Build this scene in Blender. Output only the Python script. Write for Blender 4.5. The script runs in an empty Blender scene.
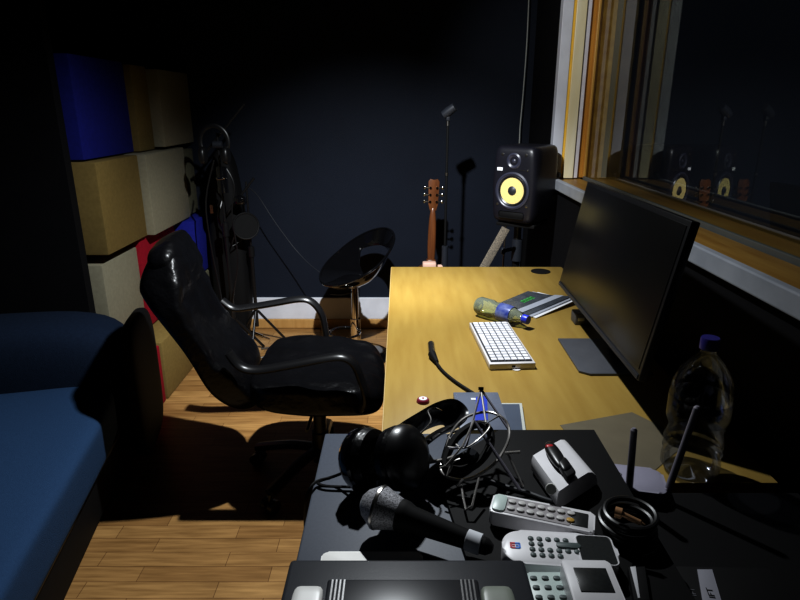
import bpy, bmesh, math, random
from mathutils import Vector, Matrix, Euler, noise
random.seed(7)
PI = math.pi
col = bpy.context.scene.collection
sc = bpy.context.scene

# ------------------------------------------------------------------ camera
PITCH = math.radians(17.9); CAMZ = 1.44; F = 600.0
cd = bpy.data.cameras.new('camera'); cam = bpy.data.objects.new('camera', cd); col.objects.link(cam)
cd.sensor_width = 36; cd.lens = 27.0; cd.clip_start = .02
cam.location = (0, 0, CAMZ); cam.rotation_euler = (PI/2 - PITCH, 0, 0); sc.camera = cam
def ray(u, v):
    s, c = math.sin(PITCH), math.cos(PITCH); k = (300 - v)/F
    return Vector(((u-400)/F, c + s*k, -s + c*k))
def az(u, v, z):                       # survey: where the sight line meets height z
    r = ray(u, v); return Vector((0, 0, CAMZ)) + r*((z-CAMZ)/r.z)
def ay(u, v, y):                       # ... or depth y
    r = ray(u, v); return Vector((0, 0, CAMZ)) + r*(y/r.y)
def ax(u, v, x):
    r = ray(u, v); return Vector((0, 0, CAMZ)) + r*(x/r.x)

# ------------------------------------------------------------------ materials
def rgb(c): return (c[0], c[1], c[2], 1)
def mat(name, color, rough=.5, metal=0, color2=None, scale=20, bump=0, bscale=None, stretch=(1,1,1), spec=.5, emit=None, coat=0, detail=4):
    m = bpy.data.materials.new(name); m.use_nodes = True
    n = m.node_tree; b = n.nodes['Principled BSDF']
    b.inputs['Roughness'].default_value = rough; b.inputs['Metallic'].default_value = metal
    b.inputs['Specular IOR Level'].default_value = spec
    b.inputs['Coat Weight'].default_value = coat
    tc = n.nodes.new('ShaderNodeTexCoord'); mp = n.nodes.new('ShaderNodeMapping'); mp.inputs['Scale'].default_value = stretch
    n.links.new(tc.outputs['Object'], mp.inputs[0])
    nz = n.nodes.new('ShaderNodeTexNoise'); nz.inputs['Scale'].default_value = scale; nz.inputs['Detail'].default_value = detail
    n.links.new(mp.outputs[0], nz.inputs['Vector'])
    cr = n.nodes.new('ShaderNodeValToRGB'); cr.color_ramp.elements[0].position = .3; cr.color_ramp.elements[1].position = .7
    c2 = color2 or tuple(x*.88 for x in color)
    cr.color_ramp.elements[0].color = rgb(c2); cr.color_ramp.elements[1].color = rgb(color)
    n.links.new(nz.outputs['Fac'], cr.inputs[0]); n.links.new(cr.outputs[0], b.inputs['Base Color'])
    if bump:
        nb = n.nodes.new('ShaderNodeTexNoise'); nb.inputs['Scale'].default_value = bscale or scale*3; nb.inputs['Detail'].default_value = 3
        n.links.new(mp.outputs[0], nb.inputs['Vector'])
        bp = n.nodes.new('ShaderNodeBump'); bp.inputs['Strength'].default_value = bump; bp.inputs['Distance'].default_value = .01
        n.links.new(nb.outputs['Fac'], bp.inputs['Height']); n.links.new(bp.outputs[0], b.inputs['Normal'])
    if emit:
        b.inputs['Emission Color'].default_value = rgb(emit[0]); b.inputs['Emission Strength'].default_value = emit[1]
    return m
def clear(name, tint=(1,1,1), rough=0.02, ior=1.45, f=1.0, milk=0):
    m = bpy.data.materials.new(name); m.use_nodes = True; n = m.node_tree; n.nodes.clear()
    o = n.nodes.new('ShaderNodeOutputMaterial'); mx = n.nodes.new('ShaderNodeMixShader')
    t = n.nodes.new('ShaderNodeBsdfTransparent'); g = n.nodes.new('ShaderNodeBsdfGlossy')
    tc = n.nodes.new('ShaderNodeTexCoord'); nz = n.nodes.new('ShaderNodeTexNoise'); nz.inputs['Scale'].default_value = 3
    n.links.new(tc.outputs['Object'], nz.inputs['Vector'])
    cr = n.nodes.new('ShaderNodeValToRGB'); cr.color_ramp.elements[0].color = rgb(tuple(x*.94 for x in tint)); cr.color_ramp.elements[1].color = rgb(tint)
    n.links.new(nz.outputs['Fac'], cr.inputs[0]); n.links.new(cr.outputs[0], t.inputs[0])
    g.inputs['Roughness'].default_value = rough
    fr = n.nodes.new('ShaderNodeFresnel'); fr.inputs['IOR'].default_value = ior
    mu = n.nodes.new('ShaderNodeMath'); mu.operation = 'MULTIPLY'; mu.inputs[1].default_value = f
    n.links.new(fr.outputs[0], mu.inputs[0]); n.links.new(mu.outputs[0], mx.inputs[0])
    if milk:
        df = n.nodes.new('ShaderNodeBsdfDiffuse'); df.inputs[0].default_value = rgb(tint); m2 = n.nodes.new('ShaderNodeMixShader'); m2.inputs[0].default_value = milk
        n.links.new(t.outputs[0], m2.inputs[1]); n.links.new(df.outputs[0], m2.inputs[2]); n.links.new(m2.outputs[0], mx.inputs[1])
    else: n.links.new(t.outputs[0], mx.inputs[1])
    n.links.new(g.outputs[0], mx.inputs[2]); n.links.new(mx.outputs[0], o.inputs[0])
    return m
def wood_mat(name, c1, c2, scale=6, stretch=(1,1,1), rough=.4, knots=False):
    m = mat(name, c1, rough, 0, c2, scale, .03, 60, stretch, detail=8)
    return m
def floor_mat():
    m = bpy.data.materials.new('laminate_floor'); m.use_nodes = True; n = m.node_tree; b = n.nodes['Principled BSDF']
    tc = n.nodes.new('ShaderNodeTexCoord')
    br = n.nodes.new('ShaderNodeTexBrick'); br.inputs['Scale'].default_value = 1
    br.inputs['Brick Width'].default_value = .42; br.inputs['Row Height'].default_value = .067
    br.inputs['Mortar Size'].default_value = .0011; br.inputs['Mortar Smooth'].default_value = .2; br.offset = .37
    br.inputs['Color1'].default_value = (.48, .29, .115, 1); br.inputs['Color2'].default_value = (.33, .185, .068, 1)
    br.inputs['Mortar'].default_value = (.14, .065, .022, 1)
    n.links.new(tc.outputs['Object'], br.inputs['Vector'])
    mp = n.nodes.new('ShaderNodeMapping'); mp.inputs['Scale'].default_value = (1.2, 14, 1); n.links.new(tc.outputs['Object'], mp.inputs[0])
    nz = n.nodes.new('ShaderNodeTexNoise'); nz.inputs['Scale'].default_value = 5; nz.inputs['Detail'].default_value = 8; n.links.new(mp.outputs[0], nz.inputs['Vector'])
    cr = n.nodes.new('ShaderNodeValToRGB'); cr.color_ramp.elements[0].position = .3; cr.color_ramp.elements[1].position = .7
    cr.color_ramp.elements[0].color = (.62,.58,.52,1); cr.color_ramp.elements[1].color = (1.1,1.1,1.1,1)
    n.links.new(nz.outputs['Fac'], cr.inputs[0])
    mx = n.nodes.new('ShaderNodeMix'); mx.data_type = 'RGBA'; mx.blend_type = 'MULTIPLY'; mx.inputs[0].default_value = 1
    n.links.new(br.outputs['Color'], mx.inputs[6]); n.links.new(cr.outputs[0], mx.inputs[7]); n.links.new(mx.outputs[2], b.inputs['Base Color'])
    b.inputs['Roughness'].default_value = .42; b.inputs['Specular IOR Level'].default_value = .35
    return m
def mesh_grille_mat():
    m = mat('microphone_grille', (.42,.42,.44), .5, .35)
    n = m.node_tree; b = n.nodes['Principled BSDF']
    tc = n.nodes['Texture Coordinate']; vo = n.nodes.new('ShaderNodeTexVoronoi'); vo.inputs['Scale'].default_value = 420
    n.links.new(tc.outputs['Object'], vo.inputs['Vector'])
    cr = n.nodes.new('ShaderNodeValToRGB'); cr.color_ramp.elements[0].position = .25; cr.color_ramp.elements[1].position = .6
    cr.color_ramp.elements[0].color = (.16,.16,.17,1); cr.color_ramp.elements[1].color = (.50,.50,.53,1)
    n.links.new(vo.outputs['Distance'], cr.inputs[0]); n.links.new(cr.outputs[0], b.inputs['Base Color'])
    bp = n.nodes.new('ShaderNodeBump'); bp.inputs['Distance'].default_value = .0004; bp.inputs['Strength'].default_value=.5; n.links.new(vo.outputs['Distance'], bp.inputs['Height']); n.links.new(bp.outputs[0], b.inputs['Normal'])
    return m
M = dict(
 floor=floor_mat(),
 wall=mat('dark_wall_cloth', (.0105,.0155,.029), .75, 0, (.0085,.0125,.024), 3, .25, 220, spec=.25),
 sidewall=mat('black_wall_paint', (.006,.006,.0075), .85, 0, None, 8, .05, 100, spec=.15),
 ceil=mat('black_ceiling', (.012,.012,.014), .9, spec=.1),
 whiteboard=mat('white_skirting', (.72,.74,.80), .5, 0, (.62,.63,.68), 8),
 sillwhite=mat('dimmed_white_sill', (.42,.44,.48), .55, 0, (.30,.32,.36), 7),  # white trim darkened to paint in the dim light along the sill
 wirechrome=mat('plated_wire', (.46,.44,.42), .32, .55),
 pine=wood_mat('golden_pine', (.72,.42,.11), (.52,.27,.05), 5, (3,3,.5)),
 pine_y=wood_mat('dimmed_pine_sill', (.42,.25,.06), (.28,.14,.025), 5, (6,.6,6)),  # golden pine darkened in its colour for the dim light on the sill
 cream=wood_mat('pale_pine', (.86,.80,.60), (.76,.66,.40), 5, (4,4,.5)),
 orange=wood_mat('orange_pine', (.60,.31,.06), (.44,.21,.035), 5, (3,3,.5)),
 yellow=mat('yellow_varnish', (.88,.56,.08), .4),
 lav=mat('white_gloss_trim', (.80,.78,.82), .4, 0, (.70,.66,.70)),
 seal=mat('grey_window_seal', (.16,.17,.16), .5),
 rubber=mat('black_rubber', (.008,.008,.008), .6),
 glass=clear('window_glass', (.90,.93,.88), .0, 1.5, .20),
 desk=wood_mat('beech_laminate', (.345,.240,.068), (.295,.195,.050), 4, (9,1.0,4), .34),
 deskedge=mat('desk_edge_strip', (.50,.37,.17), .4),
 black=mat('black_plastic', (.008,.008,.009), .35, bump=.02, bscale=400),
 blackmatt=mat('matt_black', (.005,.005,.0055), .7, spec=.2),
 gloss=mat('gloss_black', (.004,.004,.005), .06, coat=.6),
 leather=mat('black_leather', (.0035,.0035,.0045), .34, 0, (.0025,.0025,.0032), 14, .6, 26, spec=.32),
 greybox=mat('dark_grey_vinyl', (.060,.072,.098), .55, 0, (.050,.060,.083), 200, .04, 600),
 slate=mat('charcoal_plastic', (.020,.023,.031), .45, 0, (.018,.021,.028), 160, .04, 600),
 chrome=mat('chrome', (.75,.73,.70), .1, 1),
 steel=mat('brushed_steel', (.42,.40,.38), .28, 1),
 silver=mat('silver_plastic', (.62,.64,.60), .35, .2),
 brightcap=mat('white_plastic_cap', (.90,.89,.86), .4),
 shadecap=mat('shaded_plastic_cap', (.30,.33,.28), .4),  # same cap plastic, darkened for the dim right end
 white=mat('white_plastic', (.82,.81,.83), .4),
 mint=mat('mint_white_plastic', (.58,.68,.65), .4),
 greyshade=mat('grey_shaded_plastic', (.36,.34,.35), .45),
 key=mat('white_key', (.66,.66,.69), .5),
 keybody=mat('white_aluminium', (.62,.60,.60), .4, .1),
 button=mat('grey_green_button', (.10,.13,.13), .5),
 buttonw=mat('pale_grey_button', (.60,.59,.58), .5),
 buttony=mat('ochre_button', (.55,.33,.05), .5),
 lcd=mat('dark_display', (.030,.034,.034), .3, 0, (.018,.020,.021), 260),
 screen=mat('monitor_screen', (.004,.004,.004), .30, coat=.0, spec=.35),
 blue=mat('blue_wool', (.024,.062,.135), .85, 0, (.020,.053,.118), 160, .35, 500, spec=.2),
 blueshade=mat('shaded_blue_fabric', (.007,.017,.040), .9, 0, (.005,.013,.032), 90, .3, 400, spec=.2),  # sofa blue with shade painted into it, for arm and back
 fblue=mat('royal_blue_foam', (.014,.020,.26), .85, 0, (.011,.016,.21), 60, .2, 300, spec=.2),
 ftan=mat('tan_foam', (.25,.18,.062), .9, 0, (.21,.15,.05), 60, .2, 300, spec=.2),
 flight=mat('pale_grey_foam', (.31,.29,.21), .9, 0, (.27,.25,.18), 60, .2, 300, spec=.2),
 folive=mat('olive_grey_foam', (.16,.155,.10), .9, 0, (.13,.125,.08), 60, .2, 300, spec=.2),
 fred=mat('crimson_foam', (.34,.008,.026), .85, 0, (.28,.007,.02), 60, .2, 300, spec=.2),
 cone=mat('yellow_aramid_cone', (.72,.60,.26), .6, 0, (.60,.48,.19), 300, .1, 700),
 spk=mat('speaker_cabinet', (.010,.010,.016), .38, 0, (.008,.008,.013), 120, .05, 500),
 surround=mat('speaker_surround', (.035,.037,.06), .35),
 guitar=wood_mat('mahogany', (.17,.062,.020), (.09,.030,.010), 5, (12,12,1), .3),
 spruce=wood_mat('spruce', (.55,.34,.13), (.45,.26,.09), 5, (12,12,1), .3),
 pinkwood=mat('pale_pink_wood', (.62,.42,.34), .5),
 tape=mat('white_cloth_tape', (.72,.74,.78), .7),
 labelblue=mat('blue_print', (.03,.06,.42), .4),
 paper=mat('white_paper', (.62,.62,.64), .7),
 magcover=mat('magazine_cover', (.075,.085,.10), .25, 0, (.04,.045,.055), 22, spec=.6),
 maggrey=mat('magazine_grey_band', (.35,.37,.42), .3),
 green=mat('green_print', (.06,.32,.08), .4),
 petg=clear('pale_green_pet', (.80,.88,.68), .06, 1.45, 1.2, .20),
 petc=clear('clear_pet', (.86,.88,.93), .08, 1.45, .6),
 capblue=mat('blue_bottle_cap', (.03,.05,.55), .35),
 capdark=mat('dark_violet_cap', (.022,.018,.16), .35),
 labelb=mat('blue_bottle_label', (.03,.05,.26), .25, 0, (.22,.26,.42), 34),
 red=mat('red_plastic', (.50,.02,.03), .35),
 gold=mat('gold_plate', (.80,.46,.24), .30, .6),
 grille=mesh_grille_mat(),
 darkgrey=mat('dark_grey_plate', (.10,.105,.12), .45, .3),
 router=mat('shaded_white_plastic', (.30,.29,.36), .4),  # white router colour lowered to stand in for shade
 antenna=mat('grey_antenna_plastic', (.20,.19,.23), .5),
 sheet=mat('shaded_paper', (.13,.11,.07), .6),  # paper tone lowered to stand in for shade on the near desk
 strap=mat('woven_strap', (.24,.20,.15), .8, 0, (.05,.045,.04), 170, .4, 300),
 blackwood=mat('black_table_wood', (.005,.005,.0055), .7, spec=.15),
 dim=mat('dark_booth_wall', (.03,.03,.032), .9),
 smoke=clear('smoky_plastic', (.45,.47,.52), .1, 1.4),
)

# ------------------------------------------------------------------ mesh builder
MATS = {}
class B:
    def __init__(s): s.bm = bmesh.new()
    def _add(s, verts, faces):
        vs = [s.bm.verts.new(v) for v in verts]
        for f in faces:
            try: s.bm.faces.new([vs[i] for i in f])
            except ValueError: pass
        return vs
    def box(s, c, d, bev=0, rot=None, seg=2):
        t = bmesh.new(); bmesh.ops.create_cube(t, size=1)
        for v in t.verts: v.co = Vector((v.co.x*d[0], v.co.y*d[1], v.co.z*d[2]))
        if bev: bmesh.ops.bevel(t, geom=t.edges[:], offset=bev, segments=seg, profile=.5, affect='EDGES')
        R = Matrix.Translation(Vector(c)) @ (rot.to_matrix().to_4x4() if isinstance(rot, Euler) else (rot.to_4x4() if rot else Matrix()))
        for v in t.verts: v.co = R @ v.co
        s.merge(t); return s
    def merge(s, t):
        me = bpy.data.meshes.new('tmp'); t.to_mesh(me); t.free(); s.bm.from_mesh(me); bpy.data.meshes.remove(me)
    def soft(s, c, h, n=10, e=5, fn=None, rot=None):     # rounded cushion, half sizes h
        t = bmesh.new(); bmesh.ops.create_cube(t, size=2); bmesh.ops.subdivide_edges(t, edges=t.edges[:], cuts=n, use_grid_fill=True)
        for v in t.verts:
            p = v.co; k = (abs(p.x)**e+abs(p.y)**e+abs(p.z)**e)**(1/e); p = p/k
            v.co = fn(p) if fn else Vector((p.x*h[0], p.y*h[1], p.z*h[2]))
        if not fn:
            R = Matrix.Translation(Vector(c)) @ (rot.to_matrix().to_4x4() if isinstance(rot, Euler) else (rot.to_4x4() if rot else Matrix()))
            for v in t.verts: v.co = R @ v.co
        s.merge(t); return s
    def lathe(s, prof, M4=None, n=32, cap=True):         # prof: [(r,z)]
        M4 = M4 or Matrix(); vs = []
        for r, z in prof:
            vs.append([s.bm.verts.new(M4 @ Vector((r*math.cos(2*PI*i/n), r*math.sin(2*PI*i/n), z))) for i in range(n)])
        for a, b in zip(vs, vs[1:]):
            for i in range(n):
                s.bm.faces.new((a[i], a[(i+1)%n], b[(i+1)%n], b[i]))
        if cap:
            if prof[0][0] > 1e-5: s.bm.faces.new(list(reversed(vs[0])))
            if prof[-1][0] > 1e-5: s.bm.faces.new(vs[-1])
        return s
    def cyl(s, a, b, r0, r1=None, n=20):
        a, b = Vector(a), Vector(b); r1 = r0 if r1 is None else r1
        return s.lathe([(r0, 0), (r1, (b-a).length)], axis(a, b-a), n)
    def prof(s, a, d, pr, n=28): return s.lathe(pr, axis(a, d), n)
    def sweep(s, pts, w, h=None, n=8, closed=False, up=(0,0,1), smooth=4):   # elliptical section tube
        h = h or w; P = [Vector(p) for p in pts]
        if smooth and len(P) > 2: P = spline(P, smooth, closed)
        rings = []; N = len(P); prev = None
        for i, p in enumerate(P):
            a = P[(i-1) % N] if (closed or i > 0) else p; b = P[(i+1) % N] if (closed or i < N-1) else p
            t = (b-a).normalized()
            if prev is None:
                u = Vector(up); u = (u - t*u.dot(t))
                if u.length < 1e-3: u = Vector((1,0,0)) - t*t.x
                u.normalize()
            else:
                u = (prev - t*prev.dot(t)).normalized()
            prev = u; sd = t.cross(u)
            rings.append([s.bm.verts.new(p + sd*(w*math.cos(2*PI*k/n)) + u*(h*math.sin(2*PI*k/n))) for k in range(n)])
        R = range(N if closed else N-1)
        for i in R:
            a, b = rings[i], rings[(i+1) % N]
            for k in range(n): s.bm.faces.new((a[k], a[(k+1)%n], b[(k+1)%n], b[k]))
        if not closed: s.bm.faces.new(list(reversed(rings[0]))); s.bm.faces.new(rings[-1])
        return s
    def ring(s, c, d, R, r, n=40, m=8, ry=None, x=None):
        Mx = axis(c, d); ry = ry or R
        return s.sweep([Mx @ Vector((R*math.cos(2*PI*i/n), ry*math.sin(2*PI*i/n), 0)) for i in range(n)], r, None, m, True, smooth=0)
    def prism(s, outline, z0, z1, M4=None, bev=0):
        t = bmesh.new(); M4 = M4 or Matrix()
        a = [t.verts.new(Vector((x, y, z0))) for x, y in outline]; b = [t.verts.new(Vector((x, y, z1))) for x, y in outline]
        n = len(a); t.faces.new(list(reversed(a))); t.faces.new(b)
        for i in range(n): t.faces.new((a[i], a[(i+1)%n], b[(i+1)%n], b[i]))
        if bev:
            es = [e for e in t.edges if abs(e.verts[0].co.z-e.verts[1].co.z) < 1e-6]
            bmesh.ops.bevel(t, geom=es, offset=bev, segments=2, profile=.5, affect='EDGES')
        for v in t.verts: v.co = M4 @ v.co
        s.merge(t); return s
    def quad(s, *p): s._add([Vector(q) for q in p], [tuple(range(len(p)))]); return s
    def out(s, name, m, parent=None, local=False, smooth=True, **kw):
        bmesh.ops.recalc_face_normals(s.bm, faces=s.bm.faces[:])
        if parent is not None and not local and parent.name in MATS:
            inv = MATS[parent.name].inverted()
            for v in s.bm.verts: v.co = inv @ v.co
        me = bpy.data.meshes.new(name); s.bm.to_mesh(me); s.bm.free()
        if smooth:
            for p in me.polygons: p.use_smooth = True
            try: me.set_sharp_from_angle(angle=math.radians(38))
            except Exception: pass
        me.materials.append(M[m] if isinstance(m, str) else m)
        o = bpy.data.objects.new(name, me); col.objects.link(o)
        if parent is not None:
            o.parent = parent
            if parent.name in MATS: MATS[o.name] = MATS[parent.name]
        for k, v in kw.items(): o[k] = v
        return o
def axis(a, d):
    d = Vector(d).normalized(); q = Vector((0,0,1)).rotation_difference(d)
    return Matrix.Translation(Vector(a)) @ q.to_matrix().to_4x4()
def frame(o, x, y):                     # matrix with given x and y directions
    x = Vector(x).normalized(); z = x.cross(Vector(y)).normalized(); y = z.cross(x)
    m = Matrix((x, y, z)).transposed().to_4x4(); m.translation = Vector(o); return m
def spline(P, k, closed):
    o = []; N = len(P); R = range(N if closed else N-1)
    g = (lambda i: P[i % N]) if closed else (lambda i: P[max(0, min(N-1, i))])
    for i in R:
        a, b, c, d = g(i-1), g(i), g(i+1), g(i+2)
        for j in range(k):
            t = j/k; o.append(.5*((2*b)+(c-a)*t+(2*a-5*b+4*c-d)*t*t+(3*b-a-3*c+d)*t**3))
    if not closed: o.append(P[-1])
    return o
def rrect(w, h, r, n=5):
    o = []
    for cx, cy, a0 in ((w/2-r, h/2-r, 0), (-w/2+r, h/2-r, 90), (-w/2+r, -h/2+r, 180), (w/2-r, -h/2+r, 270)):
        for i in range(n+1):
            a = math.radians(a0+90*i/n); o.append((cx+r*math.cos(a), cy+r*math.sin(a)))
    return o
def thing(name, label, cat, loc=(0,0,0), rot=(0,0,0), group=None, M4=None):
    o = bpy.data.objects.new(name, None); col.objects.link(o); o.empty_display_size = .05
    m = M4 if M4 is not None else Matrix.Translation(Vector(loc)) @ Euler(rot).to_matrix().to_4x4()
    o.matrix_world = m; MATS[o.name] = m.copy(); o['label'] = label; o['category'] = cat
    if group: o['group'] = group
    return o
def tag(o, label, cat, group=None, kind=None):
    o['label'] = label; o['category'] = cat
    if group: o['group'] = group
    if kind: o['kind'] = kind
    return o
def struct(b, name, m, parent=None, **k):
    o = b.out(name, m, parent, smooth=False, **k)
    if parent is None: o['kind'] = 'structure'
    return o
def text(name, body, m, M4, size, parent, extr=.0003, sx=1):
    c = bpy.data.curves.new(name, 'FONT'); c.body = body; c.size = size; c.extrude = extr; c.align_x = 'CENTER'; c.align_y = 'CENTER'
    c.materials.append(M[m] if isinstance(m, str) else m)
    t = bpy.data.objects.new(name, c); col.objects.link(t)
    dg = bpy.context.evaluated_depsgraph_get(); me = bpy.data.meshes.new_from_object(t.evaluated_get(dg))
    bpy.data.objects.remove(t)
    o = bpy.data.objects.new(name, me); col.objects.link(o)
    if parent is not None:
        o.parent = parent
        inv = MATS[parent.name].inverted() if parent.name in MATS else Matrix()
    else: inv = Matrix()
    for v in me.vertices: v.co = inv @ (M4 @ Vector((v.co.x*sx, v.co.y, v.co.z)))
    return o

# ------------------------------------------------------------------ room
XL, XR, YB, YF, ZC = -2.35, .80, 3.85, -1.2, 2.6
struct(B().box(((XL+XR)/2, (YB+YF)/2, -.05), (XR-XL+.6, YB-YF+.6, .1)), 'floor', 'floor')
struct(B().box(((XL+XR)/2, (YB+YF)/2, ZC+.05), (XR-XL+.6, YB-YF+.6, .1)), 'ceiling', 'ceil')
struct(B().box(((XL+XR)/2, YB+.05, ZC/2), (XR-XL+.9, .1, ZC)), 'wall_back', 'wall')
struct(B().box(((XL+XR)/2, YF-.05, ZC/2), (XR-XL+.9, .1, ZC)), 'wall_front', 'sidewall')
struct(B().box((XL-.05, (YB+YF)/2, ZC/2), (.1, YB-YF, ZC)), 'wall_left', 'sidewall')
struct(B().box(((XL-1.40)/2, 2.585, ZC/2), (-1.40-XL, .05, ZC)), 'wall_partition', 'sidewall')
WY0, WY1, WZ0, WZ1 = -.6, 3.15, 1.05, 2.35; XO = 1.14
w = B()
w.box(((XR+XO)/2, (YB+YF)/2, WZ0/2), (XO-XR, YB-YF, WZ0))
w.box(((XR+XO)/2, (YB+YF)/2, (WZ1+ZC)/2), (XO-XR, YB-YF, ZC-WZ1))
w.box(((XR+XO)/2, (WY1+.02+YB)/2, (WZ0+WZ1)/2), (XO-XR, YB-WY1-.02, WZ1-WZ0))
w.box(((XR+XO)/2, (YF+WY0)/2, (WZ0+WZ1)/2), (XO-XR, WY0-YF, WZ1-WZ0))
struct(w, 'wall_right', 'sidewall')
struct(B().box((3.4, 1.6, 1.3), (.1, 6, 2.6)), 'wall_booth', 'dim')
# skirting on the back wall
struct(B().box(((XL+XR)/2, YB-.009, .142), (XR-XL-.01, .018, .150), .003), 'baseboard_back', 'whiteboard')
struct(B().box(((XL+XR)/2, YB-.012, .034), (XR-XL-.01, .024, .066), .006), 'trim_1', 'spruce')
# window: casing, stepped jamb, sill, two panes
win = bpy.data.objects.new('window_1', None); col.objects.link(win); win['kind'] = 'structure'
ym = (WY0+WY1)/2; ly = WY1-WY0; zm = (WZ0+WZ1)/2; lz = WZ1-WZ0
def jam(x0, x1, yo, m, nm='jamb_board'):
    struct(B().box(((x0+x1)/2, WY1-yo/2+.01, zm+.02), (x1-x0, yo+.02, lz-.04), .002), nm, m, win)
    struct(B().box(((x0+x1)/2, WY0+yo/2-.01, zm+.02), (x1-x0, yo+.02, lz-.04), .002), nm, m, win)
jam(.770, .820, .035, 'whiteboard', 'casing')
jam(.820, .834, .030, 'yellow'); jam(.834, .882, .042, 'cream'); jam(.882, .908, .030, 'lav')
jam(.908, .938, .012, 'orange'); jam(.938, .950, .036, 'pine', 'pane_bead'); jam(.950, 1.035, .014, 'pine_y'); jam(1.035, 1.14, .01, 'rubber')
struct(B().box((.792, 3.085, 1.110), (.035, .05, .022), .003), 'sill_block', 'rubber', win)
struct(B().box((.787, ym+.04, 1.068), (.026, ly+.10, .050), .004), 'sill_face', 'sillwhite', win)
struct(B().box((.865, ym, 1.075), (.13, ly, .02), .003), 'sill_board', 'pine_y', win)
struct(B().box((.943, ym, 1.088), (.014, ly-.06, .022), .002), 'sill_bead', 'seal', win)
struct(B().box((1.03, ym, 1.082), (.16, ly, .02), .002), 'inner_sill', 'pine_y', win)
struct(B().box((.787, ym+.04, WZ1+.03), (.034, ly+.10, .07), .004), 'casing', 'whiteboard', win)
struct(B().quad((.943, WY0, 1.09), (.943, WY1, 1.09), (.943, WY1, WZ1), (.943, WY0, WZ1)), 'glass_pane', 'glass', win)
struct(B().quad((1.05, WY0, 1.09), (1.05, WY1, 1.09), (1.05, WY1, WZ1), (1.05, WY0, WZ1)), 'glass_pane', 'glass', win)

# ------------------------------------------------------------------ foam blocks on the left
G = 'coloured foam blocks stacked against the left wall'
def block(x, y0, y1, z0, z1, m, label, xb=-1.75):
    b = B().box(((x+xb)/2, (y0+y1)/2, (z0+z1)/2), (x-xb, y1-y0-.006, z1-z0-.006), .006)
    tag(b.out('foam_block', m), label, 'foam block', G)
R = [0, .40, .80, 1.215, 1.63]
block(-1.36, 2.64, 3.16, R[3], R[4]+.02, 'fblue', 'royal blue foam block at the top near end of the stack')
block(-1.33, 3.16, 3.36, R[3], R[4]+.01, 'ftan', 'tan foam block in top row between blue and pale block')
block(-1.275, 3.36, 3.84, R[3]+.01, R[4], 'flight', 'pale grey foam block in top row beside the back wall')
block(-1.305, 2.62, 3.06, R[2], R[3]-.002, 'ftan', 'large tan foam block directly below the top blue block')
block(-1.268, 3.06, 3.62, R[2], R[3], 'flight', 'pale grey foam block in second row right of large tan block')
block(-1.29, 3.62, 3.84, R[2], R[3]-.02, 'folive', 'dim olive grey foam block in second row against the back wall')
block(-1.345, 2.62, 3.00, .318, R[2]-.04, 'flight', 'pale grey foam block under the large tan block, behind the chair back')
block(-1.330, 3.00, 3.50, R[1]-.08, R[2]-.002, 'fred', 'crimson foam block in third row behind the top of the office chair')
block(-1.215, 3.50, 3.84, R[1]+.06, R[2]+.0-.004, 'fblue', 'blue foam block in third row behind the office chair, beside the mic stand')
block(-1.200, 2.56, 2.78, 0, R[1]-.09, 'fred', 'crimson foam block standing on the floor beside the sofa arm', -1.38)
block(-1.195, 2.79, 3.495, 0, R[1]-.085, 'ftan', 'tan foam block on the floor between red block and chair')
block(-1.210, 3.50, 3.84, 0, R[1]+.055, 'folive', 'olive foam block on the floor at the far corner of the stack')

# ------------------------------------------------------------------ sofa
fd = Vector((-1.045, 1.886, 0)); dn = Vector((.175, -.984, 0)).normalized(); ins = Vector((-dn.y*-1, dn.x*-1, 0))
ins = Vector((-.984, -.175, 0)).normalized()
org = fd + dn*(-.62)                                    # far front corner
SM = frame(org, ins, dn*1.0)                            # x inward, y toward camera
if SM.col[2].z < 0: pass
def sofaM(): 
    m = Matrix((ins, dn, Vector((0,0,1)))).transposed().to_4x4(); m.translation = org; return m
sofa = thing('sofa', 'blue fabric sofa with black base and rounded arm along the left wall', 'sofa', loc=org)
SF = sofaM()
def sb(): return B()
def arm_fn(p):
    x = .47 + .45*p.x; y = .18 + .19*p.y; z = .33 + .31*p.z
    return SF @ Vector((x, y, z))
sb().soft(None, None, 12, 4.0, lambda p: SF @ Vector((.47+.48*p.x, .18+.185*p.y, .33+.305*p.z))).out('armrest', 'blueshade', sofa)
sb().soft(None, None, 10, 4.0, lambda p: SF @ Vector((-.025+.035*p.x, .16+.205*p.y, .320+.300*p.z))).out('arm_panel', 'blackmatt', sofa, label='black end panel of the sofa arm')
def seat_fn(p):
    x, y, z = .40+.41*p.x, 1.30+.95*p.y, .33+.09*p.z
    if p.z > .5: z += .006*math.sin(9*p.y)*0 + .008*noise.noise(Vector((x*3, y*3, 0)))
    return SF @ Vector((x, y, z))
sb().soft(None, None, 18, 9, seat_fn).out('seat_cushion', 'blue', sofa)
sb().soft(None, None, 8, 9, lambda p: SF @ Vector((.90+.11*p.x, 1.15+1.10*p.y, .50+.34*p.z))).out('backrest', 'blueshade', sofa)
t = sb(); t.merge((lambda b: b)(B().box((0,0,0), (1,1,1)).bm)) if False else None
bb = B(); bb.box((.47, 1.2, .135), (.86, 2.05, .21), .01)
for v in bb.bm.verts: v.co = SF @ v.co
bb.out('base', 'blackmatt', sofa)
bb = B(); bb.box((.035, 1.3, .215), (.03, 1.88, .012), .004)
for v in bb.bm.verts: v.co = SF @ v.co
bb.out('piping', 'black', sofa)
for (x, y) in ((.1,.25),(.85,.25),(.1,2.1),(.85,2.1)):
    q = SF @ Vector((x, y, 0)); B().cyl((q.x,q.y,0), (q.x,q.y,.045), .02, .028).out('foot', 'black', sofa)

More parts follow.
